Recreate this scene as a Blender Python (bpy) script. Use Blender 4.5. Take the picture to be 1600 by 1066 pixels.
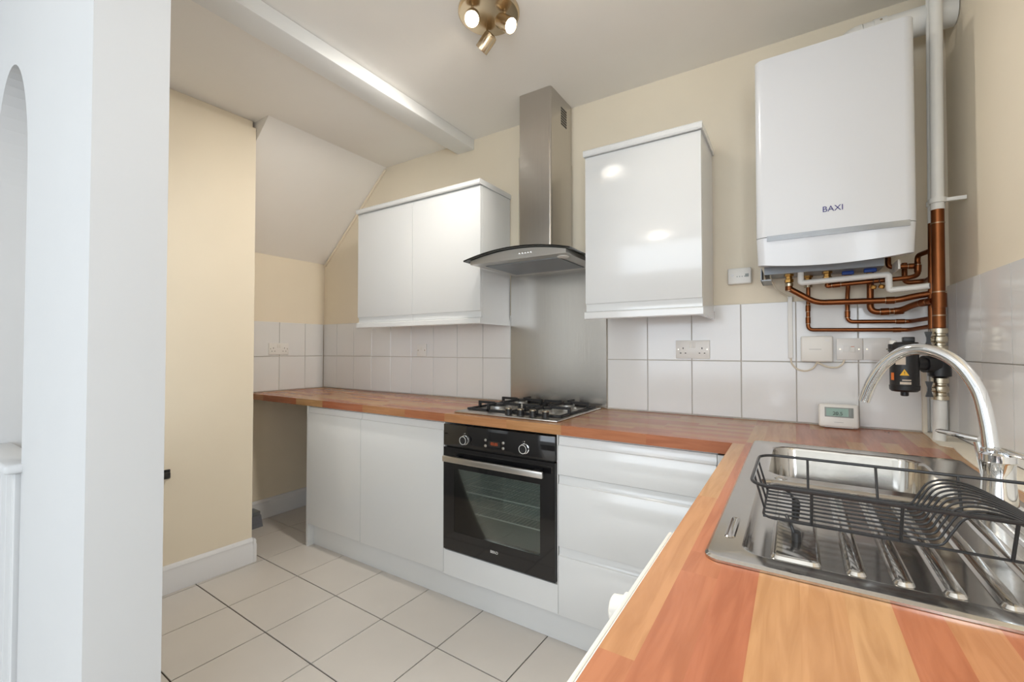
import bpy, bmesh, math, random
from mathutils import Vector, Matrix
random.seed(7)
for o in list(bpy.data.objects): bpy.data.objects.remove(o)
SC = bpy.context.scene
COL = SC.collection
PI = math.pi

# ------------------------------------------------------------------ camera, world, lights, exposure
cam = bpy.data.cameras.new('camera'); cam.sensor_width = 36; cam.lens = 36*690/1600
cam.clip_start = 0.02
co = bpy.data.objects.new('camera', cam); COL.objects.link(co)
co.location = (0, 0, 1.23)
co.rotation_euler = (PI/2 + math.atan(13/690), 0, math.atan2(690, 1080))
SC.camera = co
SC.view_settings.view_transform = 'Standard'; SC.view_settings.look = 'None'
SC.view_settings.gamma = 1; SC.view_settings.use_curve_mapping = False
SC.view_settings.exposure = 0.53
w = bpy.data.worlds.new('world'); SC.world = w; w.use_nodes = True
w.node_tree.nodes['Background'].inputs[0].default_value = (.80, .88, 1, 1)
w.node_tree.nodes['Background'].inputs[1].default_value = 1.0

def area(name, loc, rot, sx, sy, power, col):
    l = bpy.data.lights.new(name, 'AREA'); l.shape = 'RECTANGLE'; l.size = sx; l.size_y = sy
    l.energy = power; l.color = col
    o = bpy.data.objects.new(name, l); COL.objects.link(o); o.location = loc; o.rotation_euler = rot
    return o
# daylight entering by the two windows of the room the photographer stands in
area('window_daylight', (-1.3, -4.55, 1.5), (PI/2, 0, 0), 3.0, 1.6, 40, (.84, .92, 1))
area('side_window_daylight', (.60, -1.5, 1.5), (PI/2, 0, PI/2), 1.8, 1.3, 46, (.84, .92, 1))

# ------------------------------------------------------------------ helpers
def lin(c):
    return tuple(((v/255)/12.92 if v/255 <= .04045 else ((v/255+.055)/1.055)**2.4) for v in c)

def mat(name, rgb, rough=.5, metal=0, var=.03, vs=6, bump=0, bs=80, coat=0, stretch=None, spec=.5, emit=None, es=0):
    m = bpy.data.materials.new(name); m.use_nodes = True
    nt = m.node_tree; b = nt.nodes['Principled BSDF']
    c = lin(rgb)
    tc = nt.nodes.new('ShaderNodeTexCoord'); mp = nt.nodes.new('ShaderNodeMapping')
    nt.links.new(tc.outputs['Object'], mp.inputs[0])
    if stretch: mp.inputs['Scale'].default_value = stretch
    n = nt.nodes.new('ShaderNodeTexNoise'); n.inputs['Scale'].default_value = vs; n.inputs['Detail'].default_value = 4
    nt.links.new(mp.outputs[0], n.inputs['Vector'])
    mx = nt.nodes.new('ShaderNodeMix'); mx.data_type = 'RGBA'
    mx.inputs[6].default_value = tuple(max(0, v*(1-var)) for v in c)+(1,)
    mx.inputs[7].default_value = tuple(min(1, v*(1+var)) for v in c)+(1,)
    nt.links.new(n.outputs[0], mx.inputs[0]); nt.links.new(mx.outputs[2], b.inputs['Base Color'])
    b.inputs['Roughness'].default_value = rough; b.inputs['Metallic'].default_value = metal
    b.inputs['Specular IOR Level'].default_value = spec
    if coat: b.inputs['Coat Weight'].default_value = coat; b.inputs['Coat Roughness'].default_value = .06
    if bump:
        n2 = nt.nodes.new('ShaderNodeTexNoise'); n2.inputs['Scale'].default_value = bs; n2.inputs['Detail'].default_value = 3
        nt.links.new(mp.outputs[0], n2.inputs['Vector'])
        bp = nt.nodes.new('ShaderNodeBump'); bp.inputs['Strength'].default_value = bump; bp.inputs['Distance'].default_value = .002
        nt.links.new(n2.outputs[0], bp.inputs['Height']); nt.links.new(bp.outputs[0], b.inputs['Normal'])
    if emit:
        b.inputs['Emission Color'].default_value = lin(emit)+(1,); b.inputs['Emission Strength'].default_value = es
    return m

def glassmat(name, tint, gloss=.08, rough=.03):
    m = bpy.data.materials.new(name); m.use_nodes = True; nt = m.node_tree
    nt.nodes.remove(nt.nodes['Principled BSDF']); out = nt.nodes['Material Output']
    tr = nt.nodes.new('ShaderNodeBsdfTransparent'); tr.inputs[0].default_value = tint+(1,)
    gl = nt.nodes.new('ShaderNodeBsdfGlossy'); gl.inputs['Roughness'].default_value = rough
    fr = nt.nodes.new('ShaderNodeFresnel'); fr.inputs[0].default_value = 1.5
    ad = nt.nodes.new('ShaderNodeMath'); ad.operation = 'ADD'; ad.inputs[1].default_value = gloss; ad.use_clamp = True
    mx = nt.nodes.new('ShaderNodeMixShader')
    nt.links.new(fr.outputs[0], ad.inputs[0]); nt.links.new(ad.outputs[0], mx.inputs[0])
    nt.links.new(tr.outputs[0], mx.inputs[1]); nt.links.new(gl.outputs[0], mx.inputs[2])
    nt.links.new(mx.outputs[0], out.inputs[0])
    return m

def woodmat(name, axis):
    """stave colour differs from piece to piece (Object Info random), fine grain runs along the stave"""
    m = bpy.data.materials.new(name); m.use_nodes = True; nt = m.node_tree; b = nt.nodes['Principled BSDF']
    oi = nt.nodes.new('ShaderNodeObjectInfo'); rp = nt.nodes.new('ShaderNodeValToRGB')
    cr = rp.color_ramp; cr.elements[0].color = lin((172, 105, 74))+(1,); cr.elements[1].color = lin((190, 150, 104))+(1,)
    e = cr.elements.new(.38); e.color = lin((177, 113, 79))+(1,)
    e = cr.elements.new(.52); e.color = lin((187, 139, 95))+(1,)
    nt.links.new(oi.outputs['Random'], rp.inputs[0])
    tc = nt.nodes.new('ShaderNodeTexCoord'); ad = nt.nodes.new('ShaderNodeVectorMath'); ad.operation = 'ADD'
    sc = nt.nodes.new('ShaderNodeVectorMath'); sc.operation = 'SCALE'; sc.inputs['Scale'].default_value = 9
    cb = nt.nodes.new('ShaderNodeCombineXYZ')
    for i in range(3): nt.links.new(oi.outputs['Random'], cb.inputs[i])
    nt.links.new(cb.outputs[0], sc.inputs[0]); nt.links.new(tc.outputs['Object'], ad.inputs[0]); nt.links.new(sc.outputs[0], ad.inputs[1])
    mp = nt.nodes.new('ShaderNodeMapping'); mp.inputs['Scale'].default_value = (2.2, 28, 28) if axis == 'x' else (28, 2.2, 28)
    nt.links.new(ad.outputs[0], mp.inputs[0])
    n = nt.nodes.new('ShaderNodeTexNoise'); n.inputs['Scale'].default_value = 2.2; n.inputs['Detail'].default_value = 5; n.inputs['Distortion'].default_value = .8
    nt.links.new(mp.outputs[0], n.inputs['Vector'])
    r2 = nt.nodes.new('ShaderNodeValToRGB'); r2.color_ramp.elements[0].position = .36; r2.color_ramp.elements[1].position = .62
    r2.color_ramp.elements[0].color = (.66, .56, .48, 1); r2.color_ramp.elements[1].color = (1, 1, 1, 1)
    nt.links.new(n.outputs[0], r2.inputs[0])
    mx = nt.nodes.new('ShaderNodeMix'); mx.data_type = 'RGBA'; mx.blend_type = 'MULTIPLY'; mx.inputs[0].default_value = .55
    nt.links.new(rp.outputs[0], mx.inputs[6]); nt.links.new(r2.outputs[0], mx.inputs[7]); nt.links.new(mx.outputs[2], b.inputs['Base Color'])
    b.inputs['Roughness'].default_value = .26; b.inputs['Specular IOR Level'].default_value = .45
    return m

M = {}
M['cream'] = mat('cream_paint', (240, 229, 208), .7, var=.02, bump=.05, bs=60)
M['white_wall'] = mat('white_paint', (236, 237, 236), .65, var=.015, bump=.05, bs=60)
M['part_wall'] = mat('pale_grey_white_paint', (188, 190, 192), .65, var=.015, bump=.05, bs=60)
M['ceil'] = mat('ceiling_paint', (246, 243, 238), .8, var=.015, bump=.05, bs=50)
M['gloss_trim'] = mat('white_gloss_trim', (236, 237, 240), .3, var=.01)
M['tile'] = mat('white_glazed_tile', (234, 234, 233), .12, var=.015, bump=.06, bs=9)
M['grout'] = mat('pale_grout', (206, 200, 190), .85, var=.06, vs=30)
M['floor_tile'] = mat('beige_floor_tile', (220, 214, 207), .33, var=.035, vs=7, bump=.1, bs=30)
M['floor_grout'] = mat('dark_floor_grout', (70, 60, 52), .9, var=.1, vs=30)
M['unit'] = mat('white_gloss_unit', (224, 226, 227), .14, var=.006, coat=.3)
M['carcass'] = mat('white_melamine', (228, 228, 226), .4, var=.01)
M['steel'] = mat('brushed_steel', (196, 192, 186), .27, 1, var=.06, vs=3, bump=.1, bs=6, stretch=(60, 60, 1.2))
M['steel_h'] = mat('brushed_steel_plate', (200, 197, 192), .3, 1, var=.05, vs=3, bump=.08, bs=6, stretch=(1.2, 60, 60))
M['sink'] = mat('sink_steel', (200, 197, 192), .13, 1, var=.06, vs=8, bump=.05, bs=40)
M['chrome'] = mat('chrome', (226, 228, 230), .06, 1, var=.01)
M['strip'] = mat('dull_chrome_strip', (170, 176, 184), .16, 1, var=.12, vs=12, stretch=(1, 1, 6))
M['nickel'] = mat('nickel_fitting', (196, 186, 166), .26, 1, var=.06, vs=40)
M['copper'] = mat('aged_copper', (134, 82, 50), .38, 1, var=.28, vs=14)
M['solder'] = mat('solder_ring', (176, 150, 124), .4, 1, var=.15, vs=60)
M['alu'] = mat('burner_aluminium', (196, 196, 194), .42, 1, var=.05)
M['shelf_wire'] = mat('bright_shelf_wire', (226, 226, 222), .4, .3, var=.04)
M['brass'] = mat('brass', (196, 150, 84), .3, 1, var=.12, vs=40)
M['blackglass'] = mat('black_enamel_glass', (20, 20, 22), .07, var=.02, coat=.3)
M['black'] = mat('black_plastic', (30, 30, 32), .38, var=.06)
M['iron'] = mat('black_cast_iron', (34, 34, 36), .55, var=.1, bump=.2, bs=150)
M['wire'] = mat('black_coated_wire', (32, 33, 36), .32, var=.04)
M['plastic'] = mat('white_plastic', (234, 232, 226), .32, var=.01)
M['socket'] = mat('socket_plastic', (236, 234, 230), .3, var=.01)
M['pipe_white'] = mat('white_painted_pipe', (232, 232, 228), .4, var=.04, vs=20)
M['boiler'] = mat('boiler_enamel', (217, 220, 225), .22, var=.006, coat=.25)
M['grey'] = mat('grey_sheet_metal', (150, 156, 162), .42, .6, var=.06)
M['dark'] = mat('dark_recess', (26, 24, 22), .7, var=.05)
M['oven_in'] = mat('oven_enamel', (188, 196, 190), .4, var=.08)
M['navy'] = mat('navy_print', (52, 50, 120), .5, var=.02)
M['white_print'] = mat('white_print', (232, 232, 230), .5, var=.01)
M['amber'] = mat('amber_display', (60, 26, 14), .4, emit=(235, 100, 40), es=.35)
M['lcd'] = mat('lcd_screen', (140, 172, 158), .25, var=.03)
M['lcd_frame'] = mat('lcd_frame_grey', (140, 146, 142), .35, var=.03)
M['ink'] = mat('dark_ink', (54, 66, 62), .5)
M['orange'] = mat('orange_label_print', (226, 120, 48), .5)
M['yellow'] = mat('yellow_warning_print', (240, 184, 50), .5)
M['paper'] = mat('label_paper', (206, 192, 176), .6)
M['blue'] = mat('blue_plastic', (40, 84, 176), .4)
M['cable'] = mat('cream_cable', (226, 216, 196), .45)
M['seal'] = mat('white_filler', (232, 224, 208), .75, var=.05, vs=40, bump=.3, bs=60)
M['warmsteel'] = mat('satin_nickel_lamp', (206, 188, 160), .26, 1, var=.03)
M['bulb'] = mat('lit_bulb', (255, 244, 224), .4, emit=(255, 240, 214), es=26)
M['globe'] = mat('lit_globe', (255, 246, 232), .4, emit=(255, 238, 212), es=9)
M['glass'] = glassmat('clear_canopy_glass', (.86, .90, .88), .05)
M['oven_glass'] = glassmat('smoked_oven_glass', (.80, .84, .82), .02)
M['pane'] = glassmat('window_glass', (.96, .98, .98), .02)
M['bristle'] = mat('grey_bristle', (120, 122, 130), .8, var=.25, vs=120)
M['wood_x'] = woodmat('beech_stave_x', 'x'); M['wood_y'] = woodmat('beech_stave_y', 'y')

ORG = {}
def prep(bm):
    bmesh.ops.recalc_face_normals(bm, faces=bm.faces[:])
    for f in bm.faces: f.smooth = True
    for e in bm.edges:
        if len(e.link_faces) != 2 or e.calc_face_angle(0) > math.radians(32): e.smooth = False

def obj(name, bm, m, parent=None, origin=None):
    prep(bm)
    if parent is not None: org = ORG[parent]
    elif origin is not None: org = Vector(origin)
    else:
        vs = [v.co for v in bm.verts]
        org = Vector(((min(v.x for v in vs)+max(v.x for v in vs))/2, (min(v.y for v in vs)+max(v.y for v in vs))/2, min(v.z for v in vs)))
    bmesh.ops.translate(bm, verts=bm.verts[:], vec=-org)
    me = bpy.data.meshes.new(name); bm.to_mesh(me); bm.free()
    me.materials.append(M[m] if isinstance(m, str) else m)
    o = bpy.data.objects.new(name, me); COL.objects.link(o)
    if parent is None: o.location = org
    else: o.parent = parent
    ORG[o] = org
    return o

def thing(name, label, cat, loc, group=None):
    o = bpy.data.objects.new(name, None); COL.objects.link(o); o.empty_display_size = .05
    o.location = loc; ORG[o] = Vector(loc); o['label'] = label; o['category'] = cat
    if group: o['group'] = group
    return o

def tag(o, label, cat, group=None):
    o['label'] = label; o['category'] = cat
    if group: o['group'] = group
    return o

def struct(o):
    o['kind'] = 'structure'; return o

def B(): return bmesh.new()

def box(bm, x0, x1, y0, y1, z0, z1, bev=0, seg=2):
    t = bmesh.new() if bev else bm
    r = bmesh.ops.create_cube(t, size=1)
    for v in r['verts']:
        v.co = Vector((x0+(v.co.x+.5)*(x1-x0), y0+(v.co.y+.5)*(y1-y0), z0+(v.co.z+.5)*(z1-z0)))
    if bev:
        bmesh.ops.bevel(t, geom=t.edges[:], offset=bev, segments=seg, affect='EDGES', profile=.5)
        merge(bm, t)
    return bm

def merge(bm, t):
    me = bpy.data.meshes.new('tmp'); t.to_mesh(me); t.free(); bm.from_mesh(me); bpy.data.meshes.remove(me)

def prism(bm, pts, axis, a0, a1):
    """polygon pts in the two other axes (in xyz order), extruded along axis"""
    def mk(p, a):
        if axis == 'x': return (a, p[0], p[1])
        if axis == 'y': return (p[0], a, p[1])
        return (p[0], p[1], a)
    v0 = [bm.verts.new(mk(p, a0)) for p in pts]; v1 = [bm.verts.new(mk(p, a1)) for p in pts]
    n = len(pts)
    bm.faces.new(v0); bm.faces.new(v1[::-1])
    for i in range(n): bm.faces.new((v0[i], v0[(i+1) % n], v1[(i+1) % n], v1[i]))
    return bm

def fillet(pts, r, n=6):
    pts = [Vector(p) for p in pts]; out = [pts[0]]
    for i in range(1, len(pts)-1):
        a, b, c = pts[i-1], pts[i], pts[i+1]
        d1 = (a-b); d2 = (c-b); l = min(r, d1.length*.49, d2.length*.49)
        p1 = b+d1.normalized()*l; p2 = b+d2.normalized()*l
        for k in range(n+1):
            t = k/n; out.append(p1*(1-t)**2+b*2*t*(1-t)+p2*t*t)
    out.append(pts[-1]); return out

def spline(pts, n=8):
    pts = [Vector(p) for p in pts]; P = [pts[0]*2-pts[1]]+pts+[pts[-1]*2-pts[-2]]; out = []
    for i in range(1, len(P)-2):
        for k in range(n):
            t = k/n; p0, p1, p2, p3 = P[i-1:i+3]
            out.append(.5*((2*p1)+(p2-p0)*t+(2*p0-5*p1+4*p2-p3)*t*t+(3*p1-p0-3*p2+p3)*t**3))
    out.append(pts[-1]); return out

def sweep(bm, pts, r, seg=12, caps=True, closed=False):
    pts = [Vector(p) for p in pts]
    pts = [p for i, p in enumerate(pts) if i == 0 or (p-pts[i-1]).length > 1e-6]
    n = len(pts); rings = []; nrm = None
    for i, p in enumerate(pts):
        if closed: t = (pts[(i+1) % n]-pts[i-1]).normalized()
        else: t = (pts[min(i+1, n-1)]-pts[max(i-1, 0)]).normalized()
        if nrm is None:
            nrm = t.orthogonal().normalized()
        nrm = (nrm-t*nrm.dot(t))
        nrm = nrm.normalized() if nrm.length > 1e-6 else t.orthogonal().normalized()
        b = t.cross(nrm); rr = r[i] if isinstance(r, (list, tuple)) else r
        rings.append([bm.verts.new(p+(nrm*math.cos(2*PI*k/seg)+b*math.sin(2*PI*k/seg))*rr) for k in range(seg)])
    m = n if closed else n-1
    for i in range(m):
        A, C = rings[i], rings[(i+1) % n]
        for k in range(seg): bm.faces.new((A[k], A[(k+1) % seg], C[(k+1) % seg], C[k]))
    if caps and not closed: bm.faces.new(rings[0][::-1]); bm.faces.new(rings[-1])
    return bm

def rod(bm, a, b, r, seg=12): return sweep(bm, [a, b], r, seg)

def lathe(bm, prof, c, axis=(0, 0, 1), seg=24, ring=False):
    """prof: list of (radius, height) along axis from c"""
    ax = Vector(axis).normalized(); u = ax.orthogonal().normalized(); v = ax.cross(u); c = Vector(c); rings = []
    for r, h in prof:
        if r < 1e-6: rings.append([bm.verts.new(c+ax*h)])
        else: rings.append([bm.verts.new(c+ax*h+(u*math.cos(2*PI*k/seg)+v*math.sin(2*PI*k/seg))*r) for k in range(seg)])
    for A, C in zip(rings, rings[1:]+rings[:1] if ring else rings[1:]):
        for k in range(seg):
            f = [A[k % len(A)], A[(k+1) % len(A)], C[(k+1) % len(C)], C[k % len(C)]]
            f = [x for i, x in enumerate(f) if x not in f[:i]]
            if len(f) > 2: bm.faces.new(f)
    for R in () if ring else (rings[0], rings[-1]):
        if len(R) > 2: bm.faces.new(R)
    return bm

def text(name, body, size, loc, rot, m, parent, depth=.0004, align='CENTER'):
    cu = bpy.data.curves.new('t', 'FONT'); cu.body = body; cu.size = size; cu.extrude = depth; cu.align_x = align; cu.align_y = 'CENTER'
    t = bpy.data.objects.new('t', cu); COL.objects.link(t)
    dg = bpy.context.evaluated_depsgraph_get()
    me = bpy.data.meshes.new_from_object(t.evaluated_get(dg)); bpy.data.objects.remove(t); bpy.data.curves.remove(cu)
    me.materials.clear(); me.materials.append(M[m]); me.name = name
    o = bpy.data.objects.new(name, me); COL.objects.link(o); o.parent = parent
    o.location = Vector(loc)-ORG[parent]; o.rotation_euler = rot
    ORG[o] = Vector(loc); return o

FACE_Y = (PI/2, 0, 0)   # text standing on a face that looks towards -Y
YB, XR, XL, ZC = 2.235, .485, -3.27, 2.575     # back wall, right wall (at the corner), left wall, ceiling
YF, WT = 1.640, .918                           # front edge and height of the worktop
RW = math.radians(1.73)                        # the right wall leans away a little in plan

# ------------------------------------------------------------------ floor
fl = struct(obj('floor', box(B(), -4.6, 1.0, -4.8, 2.4, -.12, -.004), 'floor_grout'))
TA = math.radians(-1.4)
def clip(poly, f):
    out = []
    for i in range(len(poly)):
        a, b = poly[i], poly[(i+1) % len(poly)]; fa, fb = f(a), f(b)
        if fa >= 0: out.append(a)
        if fa*fb < 0: t = fa/(fa-fb); out.append((a[0]+(b[0]-a[0])*t, a[1]+(b[1]-a[1])*t))
    return out
ca, sa = math.cos(TA), math.sin(TA)
for i in range(-6, 8):
    for j in range(-12, 4):
        u0, v0 = i*.3435, j*.3435; g = .0028
        p = [(u0+g, v0+g), (u0+.3435-g, v0+g), (u0+.3435-g, v0+.3435-g), (u0+g, v0+.3435-g)]
        p = [(-1.598+a*ca-b*sa, 1.395+a*sa+b*ca) for a, b in p]
        for f in (lambda q: q[0]-XL-.002, lambda q: XR-.002-q[0], lambda q: q[1]+1.0, lambda q: YB-.002-q[1]):
            if p: p = clip(p, f)
        if len(p) > 2: obj('tile', prism(B(), p, 'z', -.006, 0), 'floor_tile', fl)

# ------------------------------------------------------------------ walls
wb = struct(obj('wall_back', box(B(), -3.45, .75, YB, YB+.15, 0, 2.7), 'cream'))
wl = struct(obj('wall_left', box(B(), XL-.15, XL, 1.2, YB, 0, 2.7), 'cream'))
def rwp(s, d):   # point s metres from the corner along the right wall, d metres proud of it
    return (XR+s*math.sin(RW)-d*math.cos(RW), YB-s*math.cos(RW)-d*math.sin(RW))
def rwbox(bm, s0, s1, d0, d1, z0, z1):
    return prism(bm, [rwp(s0, d0), rwp(s1, d0), rwp(s1, d1), rwp(s0, d1)], 'z', z0, z1)
bm = B()
for s0, s1, z0, z1 in ((0, 2.83, 0, 2.7), (2.83, 4.63, 0, .85), (2.83, 4.63, 2.15, 2.7), (4.63, 6.83, 0, 2.7)): rwbox(bm, s0, s1, 0, -.15, z0, z1)
wr = struct(obj('wall_right', bm, 'cream'))
cl = struct(obj('ceiling', box(B(), -4.6, 1.0, -4.8, 2.385, ZC, ZC+.1), 'ceil'))
# window wall and side wall of the room behind the camera
def holed(x0, x1, z0, z1, hx0, hx1, hz0, hz1, y0, y1):
    bm = B()
    box(bm, x0, hx0, y0, y1, z0, z1); box(bm, hx1, x1, y0, y1, z0, z1)
    box(bm, hx0, hx1, y0, y1, z0, hz0); box(bm, hx0, hx1, y0, y1, hz1, z1); return bm
struct(obj('wall_front', holed(-4.6, .75, 0, ZC, -2.8, .2, .7, 2.3, -4.8, -4.6), 'white_wall'))
struct(obj('wall_side', box(B(), -3.45, -3.27, -4.6, 1.2, 0, ZC), 'white_wall'))
def window(name, x0, x1, z0, z1, y, flip):
    def P(a0, a1, b0, b1, c0, c1, bm): return box(bm, a0, a1, b0, b1, c0, c1) if not flip else box(bm, b0, b1, a0, a1, c0, c1)
    bm = B(); t = .05
    P(x0, x0+t, y-.03, y+.03, z0, z1, bm); P(x1-t, x1, y-.03, y+.03, z0, z1, bm)
    P(x0, x1, y-.03, y+.03, z0, z0+t, bm); P(x0, x1, y-.03, y+.03, z1-t, z1, bm)
    xm = (x0+x1)/2; P(xm-.03, xm+.03, y-.03, y+.03, z0, z1, bm)
    o = struct(obj(name, bm, 'gloss_trim'))
    for a, b in ((x0+t, xm-.03), (xm+.03, x1-t)): obj('pane', P(a, b, y-.004, y+.004, z0+t, z1-t, B()), 'pane', o)
window('window_1', -2.8, .2, .7, 2.3, -4.7, False)
window('window_2', -2.38, -.61, .86, 2.14, .67, True)

# partition that ends at the left of the picture, with an arched opening and boarding in its lower half
PX, PY0, PY1 = -1.2, .2895, .421
AX0, AX1, AZS, AZT = -2.14, -1.72, 1.72, 2.06
arc = [(AX1+(AX0-AX1)/2*(1-math.cos(t)), AZS+(AZT-AZS)*math.sin(t)) for t in [PI*k/24 for k in range(25)]]
bm = B()
v = [(PX, 0), (PX, ZC), (AX0, ZC)]
prism(bm, [(PX, 0), (PX, ZC)] + [(AX1, ZC), (AX1, 0)], 'y', PY0, PY1)
for (a, za), (b, zb) in zip(arc, arc[1:]): prism(bm, [(a, za), (a, ZC), (b, ZC), (b, zb)], 'y', PY0, PY1)
box(bm, -3.27, AX0, PY0, PY1, 0, ZC)
bmesh.ops.remove_doubles(bm, verts=bm.verts[:], dist=1e-5)
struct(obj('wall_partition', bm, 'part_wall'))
pn = thing('boarded_screen', 'white boarded half-height screen with a cap rail in the arched opening', 'screen', (-1.93, .33, 0))
x = AX0+.004
while x < AX1-.01:
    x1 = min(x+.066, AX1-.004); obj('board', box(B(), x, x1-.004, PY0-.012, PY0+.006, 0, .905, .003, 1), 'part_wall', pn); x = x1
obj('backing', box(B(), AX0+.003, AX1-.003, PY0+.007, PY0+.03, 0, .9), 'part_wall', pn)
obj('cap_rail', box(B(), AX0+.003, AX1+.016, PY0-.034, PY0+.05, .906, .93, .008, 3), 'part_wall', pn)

# chimney-breast like block left of the alcove
br = [(-2.66, 1.362), (-2.705, .421), (-3.268, .421), (-3.268, 1.362)]
struct(obj('wall_breast', prism(B(), br, 'z', 0, 2.532), 'cream'))
br2 = [(-2.675, 1.35), (-2.72, .423), (-3.268, .423), (-3.268, 1.35)]
struct(obj('trim_1', prism(B(), br2, 'z', 2.533, ZC-.001), 'cream'))
def skirting(name, a, b, end=0):
    """moulded skirting from a to b (plan points), standing on the left-hand side of the run"""
    a = Vector(a+(0,)); b = Vector(b+(0,)); d = (b-a).normalized(); n = Vector((-d.y, d.x, 0))
    prof = [(0, .001), (.018, .001), (.018, .10), (.014, .112), (.016, .122), (.010, .135), (0, .14)]
    bm = B(); R = []
    for p, s in ((a, 0), (b, end)):
        R.append([bm.verts.new(p+n*q+d*(q*s)+Vector((0, 0, z))) for q, z in prof])
    k = len(prof)
    for i in range(k): bm.faces.new((R[0][i], R[0][(i+1) % k], R[1][(i+1) % k], R[1][i]))
    bm.faces.new(R[0]); bm.faces.new(R[1][::-1])
    return struct(obj(name, bm, 'gloss_trim'))
skirting('baseboard_breast', (-2.659, 1.363), (-2.704, .423), 0)
skirting('baseboard_breast_return', (-3.25, 1.363), (-2.641, 1.363), 0)
skirting('baseboard_left', (-3.269, 2.232), (-3.269, 1.384), 0)
skirting('baseboard_back', (-2.60, 2.234), (-3.25, 2.234), 0)

# sloping underside of the stairs over the alcove, with its bead on the back wall
struct(obj('ceiling_slope', prism(B(), [(XL+.001, 1.93), (-2.53, ZC-.001), (-2.9, ZC-.001), (XL+.001, 2.25)], 'y', 1.364, YB-.001), 'ceil'))
bm = B(); sweep(bm, [(-3.255, YB-.006, 1.915), (-2.535, YB-.006, 2.562)], .009, 8)
struct(obj('trim_2', bm, 'cream'))
struct(obj('trim_3', box(B(), -1.85, -1.713, .43, YB-.001, 2.508, ZC-.001, .004, 2), 'white_wall'))

# wall tiles, each a piece of its own
TZ0, TZJ, TZ1 = WT+.004, 1.177, 1.435
bm = B(); box(bm, XL+.001, -1.43, YB-.004, YB-.0005, WT-.03, TZ1-.002); obj('grout', bm, 'grout', wb)
bm = B(); box(bm, -.83, XR-.001, YB-.004, YB-.0005, WT-.03, TZ1-.002); obj('grout', bm, 'grout', wb)
g = .0016
for xs in ([-1.432-.2068*k for k in range(0, 10)], [-.826+.2083*k for k in range(0, 8)][::-1]):
    for a, b in zip(xs[1:], xs):
        a = max(a, XL+.011); b = min(b, XR-.011)
        if b-a < .01: continue
        for z0, z1 in ((TZ0, TZJ), (TZJ, TZ1)):
            obj('tile', box(B(), a+g, b-g, YB-.010, YB-.003, z0+g, z1-g, .0015, 1), 'tile', wb)
bm = B(); box(bm, XL+.0005, XL+.004, 1.364, YB-.011, WT-.03, TZ1-.002); obj('grout', bm, 'grout', wl)
ys = [2.224, 2.063, 1.856, 1.649, 1.442, 1.366]
for a, b in zip(ys[1:], ys):
    for z0, z1 in ((TZ0, TZJ), (TZJ, TZ1)):
        obj('tile', box(B(), XL+.003, XL+.010, a+g, b-g, z0+g, z1-g, .0015, 1), 'tile', wl)
obj('grout', rwbox(B(), .001, 2.6, .0005, .004, WT-.03, 1.461), 'grout', wr)
ss = [.012, .108]+[.108+.2075*k for k in range(1, 13)]
for a, b in zip(ss, ss[1:]):
    for z0, z1 in ((TZ0, 1.19), (1.19, 1.463)):
        obj('tile', rwbox(B(), a+g, b-g, .003, .010, z0+g, z1-g), 'tile', wr)

# ------------------------------------------------------------------ worktops of staves
def cut(rects, hole):
    out = []
    hx0, hx1, hy0, hy1 = hole
    for x0, x1, y0, y1 in rects:
        if x1 <= hx0 or x0 >= hx1 or y1 <= hy0 or y0 >= hy1: out.append((x0, x1, y0, y1)); continue
        if y0 < hy0: out.append((x0, x1, y0, hy0))
        if y1 > hy1: out.append((x0, x1, hy1, y1))
        ya, yb = max(y0, hy0), min(y1, hy1)
        if x0 < hx0: out.append((x0, hx0, ya, yb))
        if x1 > hx1: out.append((hx1, x1, ya, yb))
    return [r for r in out if r[1]-r[0] > .004 and r[3]-r[2] > .004]
SINK = (-.118, .385, .712, 1.697)
HOLE = (SINK[0]+.02, SINK[1]-.02, SINK[2]+.02, SINK[3]-.02)
w1 = thing('worktop', 'beech block worktop along the back wall carrying the gas hob', 'worktop', (-1.7, 1.94, WT-.04))
rows = 13; rw = (YB-.002-YF)/rows; XE = -.138
for r in range(rows):
    x = XL+.002-random.uniform(0, .3)
    while x < XE:
        L = random.uniform(.26, .46); x1 = min(x+L, XE)
        if XE-x1 < .08: x1 = XE
        a = max(x, XL+.002)
        if x1-a > .02:
            obj('stave', box(B(), a, x1, YF+r*rw, YF+(r+1)*rw, WT-.04, WT), 'wood_x', w1)
        x = x1
w2 = thing('worktop', 'beech block worktop along the right wall holding the steel sink', 'worktop', (.12, 1.0, WT-.04))
WX0, WX1, WY0 = -.176, .425, -.05
def dorow(x0, x1, ylo, yhi):
    y = ylo-random.uniform(0, .3)
    while y < yhi-.01:
        y1 = min(y+random.uniform(.45, .8), yhi)
        if yhi-y1 < .08: y1 = yhi
        a = max(y, ylo)
        if y1-a > .02:
            for q in cut([(x0, x1, a, y1)], HOLE):
                obj('stave', box(B(), q[0], q[1], q[2], q[3], WT-.04, WT), 'wood_y', w2)
        y = y1
dorow(WX0, XE, WY0, YF-.001)
n = 12; sw = (WX1-XE)/n
for k in range(n): dorow(XE+k*sw, XE+(k+1)*sw, WY0, YB-.002)
# white filler between worktop, pipes and right-hand tiles
pts = [(.402, 2.223), (.398, 2.10), (.392, 2.03), (.392, 1.95), (.420, 1.93), (.413, 1.86), (.405, 1.75), (.400, 1.62), (.411, 1.50), (.419, 1.40), (.424, 1.2), (.425, .6), (.425, -.05)]
pts += [rwp(2.28, .011), rwp(.012, .011)]
tag(obj('sealant_strip', prism(B(), pts, 'z', WT+.0004, WT+.0035), 'seal'), 'rough white filler sealing the worktop edge to the right wall and pipe', 'sealant')

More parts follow.
